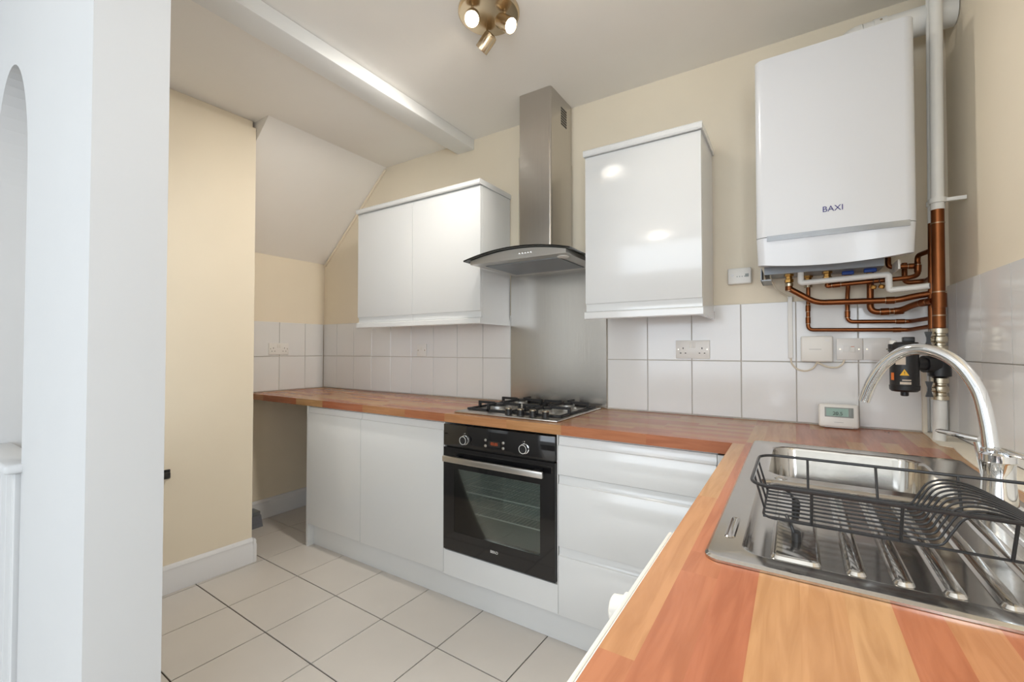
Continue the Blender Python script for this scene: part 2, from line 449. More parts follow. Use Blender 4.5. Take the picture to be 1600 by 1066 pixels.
# ------------------------------------------------------------------ base units
DF = 1.652    # door face
def jdoor(name, x0, x1, z0, z1, parent, y=DF, top=True, axis='x'):
    """handleless front: slab with a scooped grip along one edge"""
    p = [(y, z0+.001), (y+.0005, z0), (y+.021, z0), (y+.021, z1), (y+.010, z1), (y+.010, z1-.026), (y+.006, z1-.034), (y+.001, z1-.036), (y, z1-.038)]
    if not top: p = [(a, z0+z1-b) for a, b in p]
    if axis == 'x': return obj(name, prism(B(), p, 'x', x0, x1), 'unit', parent)
    return obj(name, prism(B(), [(q[0], q[1]) for q in p], 'y', x0, x1), 'unit', parent)
c = thing('base_cabinet', 'white gloss double-door base cabinet left of the oven', 'cabinet', (-2.01, 1.95, 0))
obj('body', box(B(), -2.572, -1.452, DF+.022, YB-.02, .142, .876), 'carcass', c)
obj('end_panel', box(B(), -2.59, -2.573, DF+.004, YB-.02, 0, .876), 'unit', c)
jdoor('door', -2.571, -2.072, .145, .868, c); jdoor('door', -2.069, -1.454, .145, .868, c)
c = thing('drawer_unit', 'white gloss three-drawer base unit right of the oven', 'drawers', (-.53, 1.95, 0))
obj('body', box(B(), -.832, -.226, DF+.022, YB-.02, .142, .876), 'carcass', c)
for z0, z1 in ((.138, .414), (.418, .708), (.712, .868)): jdoor('drawer', -.829, -.228, z0, z1, c)
obj('corner_filler', box(B(), -.2255, -.19, DF+.006, DF+.022, .138, .868), 'unit', c)
c = thing('oven_housing', 'white base unit that houses the oven, plain panel below it', 'cabinet', (-1.14, 1.95, 0))
obj('side', box(B(), -1.4515, -1.447, DF+.002, YB-.02, .142, .876), 'carcass', c)
obj('side', box(B(), -.835, -.8325, DF+.002, YB-.02, .142, .876), 'carcass', c)
obj('lower_panel', box(B(), -1.4525, -.831, DF, DF+.02, .138, .258, .001, 1), 'unit', c)
obj('shelf', box(B(), -1.446, -.836, DF+.03, YB-.02, .235, .258), 'carcass', c)
tag(obj('plinth_board', box(B(), -2.572, -.19, 1.697, 1.713, .001, .1375), 'unit'), 'long white plinth board under the base units beside the floor tiles', 'plinth')
# units below the sink run
c = thing('sink_cabinet', 'white gloss base cabinet under the sink bowl', 'cabinet', (.13, 1.27, 0))
obj('body', box(B(), -.139, .42, .93, 1.618, .142, .70), 'carcass', c)
p = [(-.160, .145), (-.140, .145), (-.140, .868), (-.150, .868), (-.150, .842), (-.154, .834), (-.160, .83)]
for a, b in ((.932, 1.272), (1.275, 1.616)): obj('door', prism(B(), p, 'y', a, b), 'unit', c)
tag(obj('plinth_board', box(B(), -.115, -.10, .93, 1.69, .001, .1375), 'unit'), 'short white plinth board under the sink cabinet', 'plinth')
c = thing('washing_machine', 'white washing machine pushed under the worktop beside the sink cabinet', 'washing machine', (.1, .62, 0))
obj('body', box(B(), -.206, .37, .322, .918, .012, .872, .006, 2), 'carcass', c)
obj('control_panel', box(B(), -.2135, -.2065, .326, .914, .765, .868, .003, 2), 'plastic', c)
obj('dial', lathe(B(), [(.026, 0), (.026, .008), (.021, .010), (.019, .026), (.016, .028), (0, .028)], (-.2138, .665, .832), (-1, 0, 0)), 'plastic', c)
obj('door_ring', lathe(B(), [(.19, 0), (.19, .012), (.165, .02), (.145, .012), (.14, 0)], (-.2065, .62, .46), (-1, 0, 0), 40, True), 'plastic', c)
obj('door_glass', lathe(B(), [(.14, 0), (.12, .012), (0, .018)], (-.2067, .62, .46), (-1, 0, 0), 40), 'blackglass', c)
for a, b in ((-.20, .36), (-.20, .88), (.33, .36), (.33, .88)): obj('foot', lathe(B(), [(.02, 0), (.02, .008), (.01, .013)], (a, b, 0)), 'black', c)

# ------------------------------------------------------------------ oven
ov = thing('oven', 'black glass built-in single oven under the hob', 'oven', (-1.14, 1.95, .262))
OX0, OX1, OF = -1.444, -.838, 1.642
obj('control_panel', box(B(), OX0, OX1, OF, OF+.02, .765, .868, .002, 2), 'blackglass', ov)
dr = obj('door', holed(OX0, OX1, .268, .757, -1.377, -.909, .36, .66, OF, OF+.026), 'blackglass', ov)
obj('window_pane', box(B(), -1.3765, -.9095, OF+.001, OF+.006, .3605, .6595), 'oven_glass', dr)
h = obj('handle', box(B(), -1.412, -.874, OF-.048, OF-.034, .699, .727, .003, 2), 'steel_h', dr)
for x in (-1.36, -.92): obj('bracket', box(B(), x-.012, x+.012, OF-.034, OF, .704, .722), 'black', dr)
obj('vent_gap', box(B(), OX0+.01, OX1-.01, OF+.014, OF+.02, .7575, .7645), 'dark', ov)
bm = B(); x0, x1, y0, y1, z0, z1 = -1.40, -.885, OF+.03, 2.10, .31, .70
box(bm, x0-.02, x0, y0, y1, z0-.02, z1+.02); box(bm, x1, x1+.02, y0, y1, z0-.02, z1+.02)
box(bm, x0, x1, y0, y1, z0-.02, z0); box(bm, x0, x1, y0, y1, z1, z1+.02); box(bm, x0-.02, x1+.02, y1, y1+.02, z0-.02, z1+.02)
obj('cavity', bm, 'oven_in', ov)
for z in (.45, .545):
    bm = B(); sweep(bm, [(x0+.006, y0+.01, z), (x1-.006, y0+.01, z), (x1-.006, y1-.03, z), (x0+.006, y1-.03, z)], .0035, 8, closed=True)
    for k in range(1, 26): rod(bm, (x0+.006+k*.0194, y0+.01, z), (x0+.006+k*.0194, y1-.03, z), .0015, 6)
    for k in (1, 2, 3): rod(bm, (x0+.006, y0+.01+k*.1, z-.004), (x1-.006, y0+.01+k*.1, z-.004), .002, 6)
    obj('wire_shelf', bm, 'shelf_wire', ov)
for s, xx in ((1, x0), (-1, x1)):
    bm = B(); rod(bm, (xx+s*.006, y0+.03, z0+.02), (xx+s*.006, y0+.03, z1-.03), .003, 8)
    for k in range(5): rod(bm, (xx+s*.005, y0+.02, z0+.05+k*.07), (xx+s*.005, y1-.05, z0+.05+k*.07), .0025, 6)
    obj('shelf_runner', bm, 'shelf_wire', ov)
for x, z in ((-1.310, .803), (-.983, .802)):
    k = obj('knob', lathe(B(), [(.0215, 0), (.0215, .002), (.0195, .003), (.0195, .018), (.018, .02), (0, .02)], (x, OF, z), (0, -1, 0), 28), 'black', ov)
    obj('chrome_ring', lathe(B(), [(.0195, 0), (.0225, 0), (.0225, .004), (.0195, .005)], (x, OF-.0005, z), (0, -1, 0), 28, True), 'chrome', k)
    obj('face_ring', lathe(B(), [(.0172, 0), (.0192, 0), (.0192, .001), (.0172, .001)], (x, OF-.0201, z), (0, -1, 0), 28, True), 'white_print', k)
    text('mark', '.  v', .010, (x-.006, OF-.0006, z+.030), FACE_Y, 'white_print', ov)
for x, z in ((-1.192, .8155), (-1.192, .7895), (-1.095, .8125), (-1.095, .7885)):
    obj('button', lathe(B(), [(.0062, 0), (.0062, .003), (.004, .004), (0, .004)], (x, OF, z), (0, -1, 0), 16), 'steel_h', ov)
obj('display', box(B(), -1.176, -1.112, OF-.0006, OF, .790, .8135), 'dark', ov)
text('display_digits', '03:05', .018, (-1.144, OF-.0010, .8015), FACE_Y, 'amber', ov)
text('brand_lettering', 'BEKO', .0165, (-1.144, OF-.0006, .318), FACE_Y, 'white_print', dr)

# ------------------------------------------------------------------ hob
hb = thing('gas_hob', 'stainless steel four-burner gas hob with black pan supports', 'hob', (-1.133, 1.94, WT))
HX0, HX1, HY0, HY1 = -1.416, -.850, 1.686, 2.192
obj('plate', box(B(), HX0, HX1, HY0, HY1, WT+.0005, WT+.008, .003, 2), 'steel_h', hb)
bz = WT+.008
for x, y, r in ((-1.275, 1.865, .050), (-1.275, 2.085, .036), (-.995, 1.865, .030), (-.995, 2.085, .040)):
    b = obj('burner', lathe(B(), [(r*1.25, 0), (r*1.2, .004), (r, .006), (r, .018), (r*.92, .02), (0, .02)], (x, y, bz), seg=28), 'alu', hb)
    obj('burner_cap', lathe(B(), [(r*.86, 0), (r*.88, .005), (r*.8, .009), (0, .010)], (x, y, bz+.0202), seg=28), 'iron', b)
for x0, x1 in ((-1.396, -1.142), (-1.126, -.872)):
    bm = B(); y0, y1, zt = 1.772, 2.172, bz+.036; t = .006
    for a, b_ in ((y0, y0), (y1, y1)): box(bm, x0, x1, a-t, a+t, bz+.001, bz+.010)
    for a in (x0, x1): box(bm, a-t+(t if a == x0 else -t), a+t+(t if a == x0 else -t), y0, y1, bz+.001, bz+.010)
    xm = (x0+x1)/2
    for yc in (1.865, 2.085):
        for sx in (-1, 1):
            xa = x0+.006 if sx < 0 else x1-.006
            box(bm, min(xa, xm+sx*.028), max(xa, xm+sx*.028), yc-.005, yc+.005, zt-.012, zt)
            box(bm, xa-.006, xa+.006, yc-.006, yc+.006, bz+.001, zt)
    for yy, d in ((y0, 1), (y1, -1)):
        ya, yb = sorted((yy, yy+d*.062)); box(bm, xm-.005, xm+.005, ya, yb, zt-.012, zt)
        box(bm, xm-.006, xm+.006, yy-.006, yy+.006, bz+.001, zt)
    box(bm, xm-.005, xm+.005, 1.90, 2.05, zt-.012, zt)
    obj('pan_support', bm, 'iron', hb)
for x in (-1.125, -1.060, -.995, -.930):
    k = obj('knob', lathe(B(), [(.0175, 0), (.0175, .004), (.0155, .006), (.015, .027), (0, .027)], (x, 1.732, bz), seg=24), 'black', hb)
    obj('knob_cap', lathe(B(), [(.0152, 0), (.0152, .004), (.013, .0052), (0, .0052)], (x, 1.732, bz+.0272), seg=24), 'nickel', k)

# ------------------------------------------------------------------ splashback and hood
tag(obj('splashback', box(B(), -1.4285, -.831, YB-.012, YB-.0045, WT+.002, 1.70, .001, 1), 'steel'), 'brushed steel splashback sheet behind the gas hob', 'splashback')
hd = thing('cooker_hood', 'stainless chimney cooker hood with curved glass canopy', 'cooker hood', (-1.128, 2.1, 1.66))
def chimney(x0, x1, y0, z0, z1, r=.012):
    q = [(x1, YB-.013)]+[(x1-r+r*math.cos(-k*PI/12), y0+r+r*math.sin(-k*PI/12)) for k in range(7)]
    q += [(x0+r+r*math.cos(-PI/2-k*PI/12), y0+r+r*math.sin(-PI/2-k*PI/12)) for k in range(7)]+[(x0, YB-.013)]
    return prism(B(), q, 'z', z0, z1)
obj('lower_chimney', chimney(-1.2235, -1.0265, 1.974, 1.70, 2.245), 'steel', hd)
up_ = obj('upper_chimney', chimney(-1.2205, -1.0295, 1.977, 2.2455, ZC-.001), 'steel', hd)
bm = B()
for i in range(5):
    for j in range(7): box(bm, -1.0296, -1.0286, 2.095+i*.014, 2.104+i*.014, 2.425+j*.014, 2.434+j*.014)
obj('vent_grille', bm, 'dark', up_)
def arcz(x, zc, ze, hw): t = (x+1.129)/hw; return zc-(zc-ze)*t*t
def arcshell(x0, x1, y0, y1, f0, f1, n=20):
    xs = [x0+(x1-x0)*k/n for k in range(n+1)]
    return prism(B(), [(x, f0(x)) for x in xs]+[(x, f1(x)) for x in xs[::-1]], 'y', y0, y1)
obj('glass_canopy', arcshell(-1.4278, -.8302, 1.77, YB-.013, lambda x: arcz(x, 1.716, 1.678, .299), lambda x: arcz(x, 1.723, 1.685, .299)), 'glass', hd)
bd = obj('body', arcshell(-1.40, -.858, 1.792, YB-.013, lambda x: 1.664, lambda x: max(1.667, arcz(x, 1.714, 1.677, .299)-.001)), 'steel_h', hd)
obj('filter', box(B(), -1.35, -.93, 1.86, 2.16, 1.6605, 1.6638), 'grey', hd)
obj('lamp_lens', lathe(B(), [(.028, 0), (.028, .003), (.02, .004), (0, .004)], (-.905, 1.86, 1.6637), (0, 0, -1), 20), 'plastic', hd)
for k in range(5): obj('button', lathe(B(), [(.005, 0), (.005, .004), (.003, .005), (0, .005)], (-1.105+k*.016, 1.792, 1.688), (0, -1, 0), 12), 'chrome', bd)

# ------------------------------------------------------------------ wall cabinets
def wallcab(x0, x1, splits, label):
    c = thing('wall_cabinet', label, 'cabinet', ((x0+x1)/2, 2.08, 1.37), 'wall cabinets')
    yf = 1.925
    obj('body', box(B(), x0+.001, x1-.001, yf+.023, YB-.0105, 1.404, 2.131), 'unit', c)
    xs = [x0]+splits+[x1]
    for a, b in zip(xs, xs[1:]): jdoor('door', a+.0012, b-.0012, 1.406, 2.129, c, yf, False)
    obj('cornice', prism(B(), [(yf-.012, 2.1315), (YB-.0105, 2.1315), (YB-.0105, 2.16), (yf-.012, 2.16), (yf-.016, 2.155), (yf-.016, 2.137)], 'x', x0-.004, x1+.006), 'unit', c)
    obj('pelmet', prism(B(), [(yf-.004, 1.4035), (yf-.008, 1.399), (yf-.008, 1.374), (yf-.004, 1.370), (yf+.014, 1.370), (yf+.014, 1.4035)], 'x', x0-.002, x1+.004), 'unit', c)
    obj('side_pelmet', box(B(), x1-.014, x1+.004, yf+.0145, YB-.0105, 1.370, 1.4035), 'unit', c)
wallcab(-2.452, -1.434, [-1.948], 'white double-door wall cabinet left of the cooker hood')
wallcab(-.822, -.312, [], 'white single-door wall cabinet between the hood and the boiler')

# ------------------------------------------------------------------ boiler
bo = thing('boiler', 'white wall-hung gas boiler with a chrome strip near its base', 'boiler', (.113, 2.07, 1.53))
X0, X1 = -.1175, .341
def rrect(x0, x1, y0, y1, r, n=6):   # plan outline with the two front corners rounded
    q = [(x1, y1)]+[(x1-r+r*math.cos(-k*PI/2/n), y0+r+r*math.sin(-k*PI/2/n)) for k in range(n+1)]
    return q+[(x0+r+r*math.cos(-PI/2-k*PI/2/n), y0+r+r*math.sin(-PI/2-k*PI/2/n)) for k in range(n+1)]+[(x0, y1)]
obj('front_cover', prism(B(), rrect(X0, X1, 1.895, 2.215, .03), 'z', 1.6485, 2.321), 'boiler', bo)
bm = B(); n = 14
out = rrect(X0, X1, 1.897, 2.08, .03, n=8)
top = [bm.verts.new((x, y, 1.6465)) for x, y in out]
def zb(x): t = (x-.112)/.229; return 1.531+.018*t*t
# the front of the flap carries extra points so its lower edge can bow
xs = [X1-.03-(X1-X0-.06)*k/n for k in range(1, n)]
i9 = 9; full = out[:10]+[(x, 1.897) for x in xs]+out[10:]
bm.clear()
top = [bm.verts.new((x, y, 1.6465)) for x, y in full]
bot = [bm.verts.new((x*.985+.0017, y+(.012 if y < 2 else 0), zb(x)+(.016 if y > 2 else 0))) for x, y in full]
k = len(full)
for i in range(k): bm.faces.new((top[i], top[(i+1) % k], bot[(i+1) % k], bot[i]))
bm.faces.new(top); bm.faces.new(bot[::-1])
flp = obj('control_flap', bm, 'boiler', bo)
obj('chrome_strip', prism(B(), [(1.8925, 1.632), (1.8945, 1.6515), (1.90, 1.6515), (1.90, 1.632)], 'x', -.0815, .3215), 'strip', bo)
text('brand_lettering', 'BAXI', .028, (.1185, 1.8945, 1.722), FACE_Y, 'navy', bo)
obj('base_plate', box(B(), -.10, .28, 2.081, 2.215, 1.535, 1.6465), 'grey', bo)
bm = B(); box(bm, -.112, -.075, 2.06, 2.215, 1.508, 1.512); box(bm, -.112, -.109, 2.06, 2.215, 1.508, 1.56)
obj('hanging_bracket', bm, 'grey', bo)
bm = B(); box(bm, .31, .316, 2.03, 2.19, 1.512, 1.545); obj('side_bracket', bm, 'plastic', bo)
for x, y, hm in ((-.015, 2.12, None), (.0518, 2.205, None), (.1124, 2.125, None), (.1833, 2.19, 'blue'), (.2488, 2.165, 'blue')):
    v_ = obj('valve', lathe(B(), [(.010, 0), (.016, .002), (.016, .014), (.012, .016), (.012, .026), (.017, .028), (.017, .040), (.010, .042)], (x, y, 1.500), seg=6), 'brass', bo)
    obj('valve_nut', lathe(B(), [(.0135, 0), (.0145, .001), (.0145, .012), (.012, .013)], (x, y, 1.486), seg=14), 'nickel', v_)
    if hm: obj('lever', box(B(), x-.022, x+.016, y-.036, y-.018, 1.522, 1.536, .003, 2), 'blue', v_)

fp = thing('flue_pipe', 'white boiler flue rising from the boiler and turning into the right wall', 'flue', (.175, 2.12, 2.322))
obj('collar', lathe(B(), [(.062, 0), (.062, .02), (.054, .024)], (.175, 2.12, 2.3215), seg=32), 'pipe_white', fp)
pts = [(.175, 2.12, 2.33), (.175, 2.12, 2.36)]+[(.175+.055*(1-math.cos(t)), 2.12, 2.36+.055*math.sin(t)) for t in [PI/2*k/8 for k in range(1, 9)]]
obj('elbow', sweep(B(), pts, .05, 28), 'pipe_white', fp)
obj('horizontal_pipe', sweep(B(), [(.23, 2.12, 2.415), (.487, 2.12, 2.415)], .048, 28), 'pipe_white', fp)
obj('joint_ring', sweep(B(), [(.262, 2.12, 2.415), (.30, 2.12, 2.415)], .052, 28), 'pipe_white', fp)
obj('screw', lathe(B(), [(.004, 0), (.004, .002), (0, .002)], (.281, 2.074, 2.439), (0, -.88, .47), 8), 'nickel', fp)

# ------------------------------------------------------------------ pipework
def pipe(name, pts, r, label, cat='pipe', m='copper', bend=.03, rings=(), group='boiler pipes'):
    P = fillet(pts, bend, 8)
    o = thing(name, label, cat, min(pts, key=lambda p: p[2]), group)
    obj('tube', sweep(B(), P, r, 14), m, o)
    for a, b in rings:
        a = Vector(a); b = Vector(b); d = (b-a).normalized()*.008
        obj('fitting', sweep(B(), [a-d*1.6, a-d*1.5, a+d*1.5, a+d*1.6], [r*1.02, r*1.2, r*1.2, r*1.02], 14), m, o)
        for s in (-1, 1): obj('solder_ring', sweep(B(), [a+d*1.62*s, a+d*1.9*s], r*1.08, 14), 'solder', o)
    return o
V1X, V1Y, V2X, V2Y = .4125, 2.080, .4170, 2.045
pipe('copper_pipe', [(-.015, 2.12, 1.488), (-.0157, 2.12, 1.478), (.075, 2.12, 1.4146), (.3214, 2.12, 1.4104), (.365, 2.10, 1.420), (.404, 2.082, 1.424)], .011,
     'copper pipe from the leftmost valve sagging below the white waste pipe', bend=.03, rings=(((.30, 2.12, 1.4107), (.32, 2.12, 1.4104)), ((-.0157, 2.12, 1.482), (-.0157, 2.12, 1.47))))
pipe('copper_pipe', [(.0518, 2.205, 1.488), (.0495, 2.205, 1.311), (.365, 2.20, 1.3035), (.404, 2.09, 1.3105)], .0075,
     'thin copper pipe making the lowest horizontal run above the switches', bend=.02, rings=(((.33, 2.2017, 1.3043), (.34, 2.2015, 1.3041)), ((.05, 2.205, 1.35), (.05, 2.205, 1.34)), ((.0502, 2.205, 1.4), (.05, 2.205, 1.39))))
pipe('copper_pipe', [(.1124, 2.125, 1.488), (.112, 2.125, 1.478), (.15, 2.118, 1.4805), (.3554, 2.118, 1.4895), (.3785, 2.125, 1.4977), (.3806, 2.135, 1.545)], .0085,
     'copper pipe rising to the right just under the white waste pipe', bend=.02, rings=(((.14, 2.119, 1.4800), (.16, 2.118, 1.4809)), ((.3796, 2.13, 1.522), (.38, 2.13, 1.53))))
pipe('copper_pipe', [(.1833, 2.19, 1.488), (.181, 2.205, 1.44), (.1806, 2.205, 1.3405), (.370, 2.20, 1.3352), (.404, 2.09, 1.3395)], .0075,
     'thin copper pipe making the second lowest horizontal run', bend=.02, rings=(((.34, 2.2008, 1.3360), (.35, 2.2005, 1.3357)), ((.1807, 2.205, 1.37), (.1807, 2.205, 1.38))))
pipe('copper_pipe', [(.2488, 2.165, 1.488), (.2471, 2.165, 1.372), (.3354, 2.165, 1.3738), (.366, 2.12, 1.392), (.402, 2.050, 1.3956)], .011,
     'thick copper pipe dropping below the blue lever then joining the riser', bend=.028, rings=(((.29, 2.165, 1.3728), (.30, 2.165, 1.373)), ((.33, 2.165, 1.3736), (.335, 2.165, 1.3738)), ((.386, 2.081, 1.394), (.394, 2.0655, 1.3948))))
pipe('copper_pipe', [(.30, 2.150, 1.60), (.3005, 2.150, 1.538), (.3816, 2.150, 1.5346), (.3825, 2.145, 1.572), (.404, 2.086, 1.575)], .0085,
     'short copper pipe tucked against the boiler base at the right', bend=.014, rings=(((.37, 2.150, 1.5351), (.38, 2.150, 1.5347)),))
pipe('copper_pipe', [(.3533, 2.195, 1.555), (.3524, 2.19, 1.4800), (.4085, 2.175, 1.4810), (.4085, 2.095, 1.4820)], .0085,
     'short copper pipe bending to the riser behind the waste pipe', bend=.018, rings=())
pipe('waste_pipe', [(.0246, 2.085, 1.534), (.0242, 2.085, 1.4925), (.2918, 2.085, 1.5021), (.2928, 2.085, 1.4450), (.37, 2.080, 1.4490), (.399, 2.066, 1.4500)], .0105,
    'white plastic condensate pipe crossing in front of the copper pipes', m='pipe_white', bend=.008)
# risers in the corner
o = thing('riser_pipe', 'thick riser in the corner, white above and bare copper below', 'pipe', (V2X, V2Y, 1.30), 'corner risers')
obj('painted_length', sweep(B(), [(V2X+.006, V2Y, ZC-.002), (V2X, V2Y, 1.7135)], .0175, 18), 'pipe_white', o)
obj('copper_length', sweep(B(), [(V2X, V2Y, 1.713), (V2X-.001, V2Y, 1.303)], .0172, 18), 'copper', o)
for z in (1.66, 1.425, 1.375, 1.345): obj('solder_ring', sweep(B(), [(V2X, V2Y, z-.002), (V2X, V2Y, z+.002)], .0183, 18), 'solder', o)
obj('tee', sweep(B(), [(V2X, V2Y, 1.372), (V2X, V2Y, 1.42)], .0195, 18), 'copper', o)
obj('paint_edge', sweep(B(), [(V2X, V2Y, 1.706), (V2X, V2Y, 1.72)], .0185, 18), 'pipe_white', o)
o2 = thing('riser_pipe', 'thinner riser behind the thick one, white above and copper below', 'pipe', (V1X, V1Y, 1.30), 'corner risers')
obj('painted_length', sweep(B(), [(V1X+.002, V1Y, ZC-.002), (V1X-.004, V1Y, 1.67)], .0105, 14), 'pipe_white', o2)
obj('copper_length', sweep(B(), [(V1X-.004, V1Y, 1.6695), (V1X-.008, V1Y, 1.30)], .0102, 14), 'copper', o2)
cl_ = thing('pipe_clip', 'white plastic clip holding the corner risers to the wall', 'clip', (V2X, V2Y, 1.727))
obj('ring', sweep(B(), [(V2X, V2Y, 1.729), (V2X, V2Y, 1.745)], .0225, 20), 'pipe_white', cl_)
obj('ring', sweep(B(), [(V1X-.003, V1Y, 1.729), (V1X-.003, V1Y, 1.745)], .0145, 16), 'pipe_white', cl_)
obj('stem', box(B(), V2X+.020, .488, V2Y-.006, V2Y+.006, 1.731, 1.743), 'pipe_white', cl_)
for nm, z in (('ball_valve', 1.2265), ('ball_valve', 1.0585)):
    hi = z > 1.1
    o = thing('ball_valve', 'nickel ball valve with black lever ' + ('above' if hi else 'below') + ' the black magnetic filter', 'valve', (V2X-.002, V2Y, z), 'ball valves')
    x = V2X-.002
    obj('body', lathe(B(), [(.016, 0), (.023, .001), (.023, .014), (.018, .016), (.018, .024), (.022, .028), (.0235, .036), (.022, .046), (.018, .050), (.018, .056), (.023, .058), (.023, .074), (.017, .076)], (x, V2Y, z), seg=18), 'nickel', o)
    obj('stem', lathe(B(), [(.008, 0), (.008, .026), (.005, .027), (.005, .03)], (x, V2Y-.006, z+.036), (-1, -.25, 0), 12), 'nickel', o)
    bm = B(); cx, cy, zc = x-.032, V2Y-.030, z+.037
    prism(bm, [(cx-.010, zc-.026), (cx+.009, zc-.026), (cx+.004, zc-.006), (cx+.004, zc+.006), (cx+.009, zc+.026), (cx-.010, zc+.026), (cx-.005, zc+.006), (cx-.005, zc-.006)], 'y', cy-.005, cy+.006)
    obj('lever', bm, 'black', o)
o = thing('waste_riser', 'white painted pipe stub rising from the worktop in the corner', 'pipe', (V2X-.004, V2Y, WT), 'corner risers')
obj('tube', sweep(B(), [(V2X-.006, V2Y, WT+.004), (V2X-.002, V2Y, 1.058)], .0172, 18), 'pipe_white', o)
obj('upright_batten', box(B(), .400, .412, 2.205, 2.224, WT+.004, 1.17), 'seal', o)
mf = thing('magnetic_filter', 'black magnetic boiler filter with orange label beside the riser', 'filter', (.317, 2.0, 1.072))
fx, fy = .317, 2.000
obj('canister', lathe(B(), [(.034, 0), (.040, .006), (.041, .02), (.039, .022), (.039, .135), (.042, .137), (.042, .16), (.036, .168), (0, .170)], (fx, fy, 1.086), seg=28), 'black', mf)
obj('drain_plug', lathe(B(), [(.008, 0), (.011, .002), (.011, .014), (.014, .018)], (fx, fy, 1.070), seg=14), 'black', mf)
obj('top_knob', box(B(), fx-.004, fx+.026, fy-.02, fy+.012, 1.253, 1.272, .003, 2), 'black', mf)
obj('bleed_cap', lathe(B(), [(.011, 0), (.011, .010), (.008, .012), (0, .012)], (fx-.03, fy-.012, 1.248), seg=14), 'plastic', mf)
obj('bleed_post', lathe(B(), [(.013, 0), (.013, .014)], (fx-.03, fy-.012, 1.233), seg=14), 'black', mf)
obj('side_arm', sweep(B(), [(fx+.03, fy+.012, 1.180), (.385, V2Y-.014, 1.180)], .022, 18), 'black', mf)
obj('tee_block', lathe(B(), [(.021, 0), (.03, .004), (.03, .085), (.021, .09)], (V2X-.002, V2Y, 1.1355), seg=20), 'black', mf)
obj('tee_collar', sweep(B(), [(.372, V2Y-.020, 1.180), (.405, V2Y-.005, 1.180)], .029, 20), 'black', mf)
def wraplabel(name, a0, a1, z0, z1, m, r=.0394, n=10):
    """label bent round the canister; angles from the direction that looks at -Y"""
    bm = B(); L = []
    for k in range(n+1):
        a = a0+(a1-a0)*k/n; L.append([bm.verts.new((fx+rr*math.sin(a), fy-rr*math.cos(a), z)) for rr, z in ((r, z0), (r, z1), (r-.0006, z1), (r-.0006, z0))])
    for A, C in zip(L, L[1:]):
        for i in range(4): bm.faces.new((A[i], A[(i+1) % 4], C[(i+1) % 4], C[i]))
    bm.faces.new(L[0]); bm.faces.new(L[-1]); return obj(name, bm, m, mf)
wraplabel('label_white_flash', -.75, -.05, 1.178, 1.214, 'paper')
wraplabel('label_header', -1.15, -.78, 1.196, 1.206, 'orange'); wraplabel('label_block', -1.2, -.9, 1.125, 1.150, 'orange')
wraplabel('label_print', -.45, .3, 1.112, 1.120, 'paper'); wraplabel('label_print', -.3, .3, 1.124, 1.128, 'paper')
bm = B(); prism(bm, [(fx-.018, 1.142), (fx+.006, 1.142), (fx-.006, 1.163)], 'y', fy-.0425, fy-.0385); wt = obj('warning_triangle', bm, 'yellow', mf)
text('warning_mark', '!', .014, (fx-.006, fy-.0428, 1.150), FACE_Y, 'ink', wt)
o = thing('filling_loop_caps', 'pair of brass caps hanging on black straps below the blue lever', 'caps', (.258, 2.13, 1.455), None)
for dx in (-.002, .022):
    obj('strap', sweep(B(), spline([(.252, 2.128, 1.519), (.252+dx*.5, 2.095, 1.495), (.250+dx, 2.10, 1.468)]), .0012, 6), 'black', o)
    obj('cap', lathe(B(), [(.008, 0), (.0095, .002), (.0095, .012), (.007, .014), (0, .014)], (.250+dx, 2.10, 1.455), (.3, -.3, 1), 12), 'brass', o)

# ------------------------------------------------------------------ electrics on the walls
YT = YB-.010    # tile face
def plate(bm, x0, x1, z0, z1, y=YT, t=.008): return box(bm, x0, x1, y-t, y-.0003, z0, z1, .002, 2)
s = thing('receiver_box', 'white wireless heating receiver box on the tiles below the pipes', 'receiver', (.078, YT, 1.178))
obj('case', box(B(), .0236, .1324, YT-.027, YT-.0003, 1.178, 1.284, .006, 3), 'plastic', s)
obj('trim_line', box(B(), .052, .094, YT-.0276, YT-.0269, 1.2295, 1.2308), 'lcd_frame', s)
obj('indicator', box(B(), .106, .121, YT-.0276, YT-.0269, 1.262, 1.272), 'white_print', s)
for x0, x1, sw, lb in ((.144, .2285, True, 'white fused switch plate beside the receiver box'), (.2295, .314, False, 'blank white plate beside the switch, half behind the tap spout')):
    s = thing('switch_plate', lb, 'switch', ((x0+x1)/2, YT, 1.187), 'switch plates')
    obj('plate', plate(B(), x0, x1, 1.1875, 1.2740), 'socket', s)
    for x in (x0+.012, x1-.012): obj('screw', lathe(B(), [(.0032, 0), (.0032, .001), (0, .001)], (x, YT-.008, 1.2305), (0, -1, 0), 10), 'nickel', s)
    if sw:
        obj('fuse_carrier', box(B(), .166, .186, YT-.0095, YT-.0079, 1.218, 1.243, .0006, 1), 'socket', s)
        obj('rocker', box(B(), .1885, .204, YT-.0105, YT-.0079, 1.218, 1.243, .001, 1), 'plastic', s)
        obj('red_mark', box(B(), .191, .2015, YT-.0109, YT-.0104, 1.2395, 1.2415), 'orange', s)
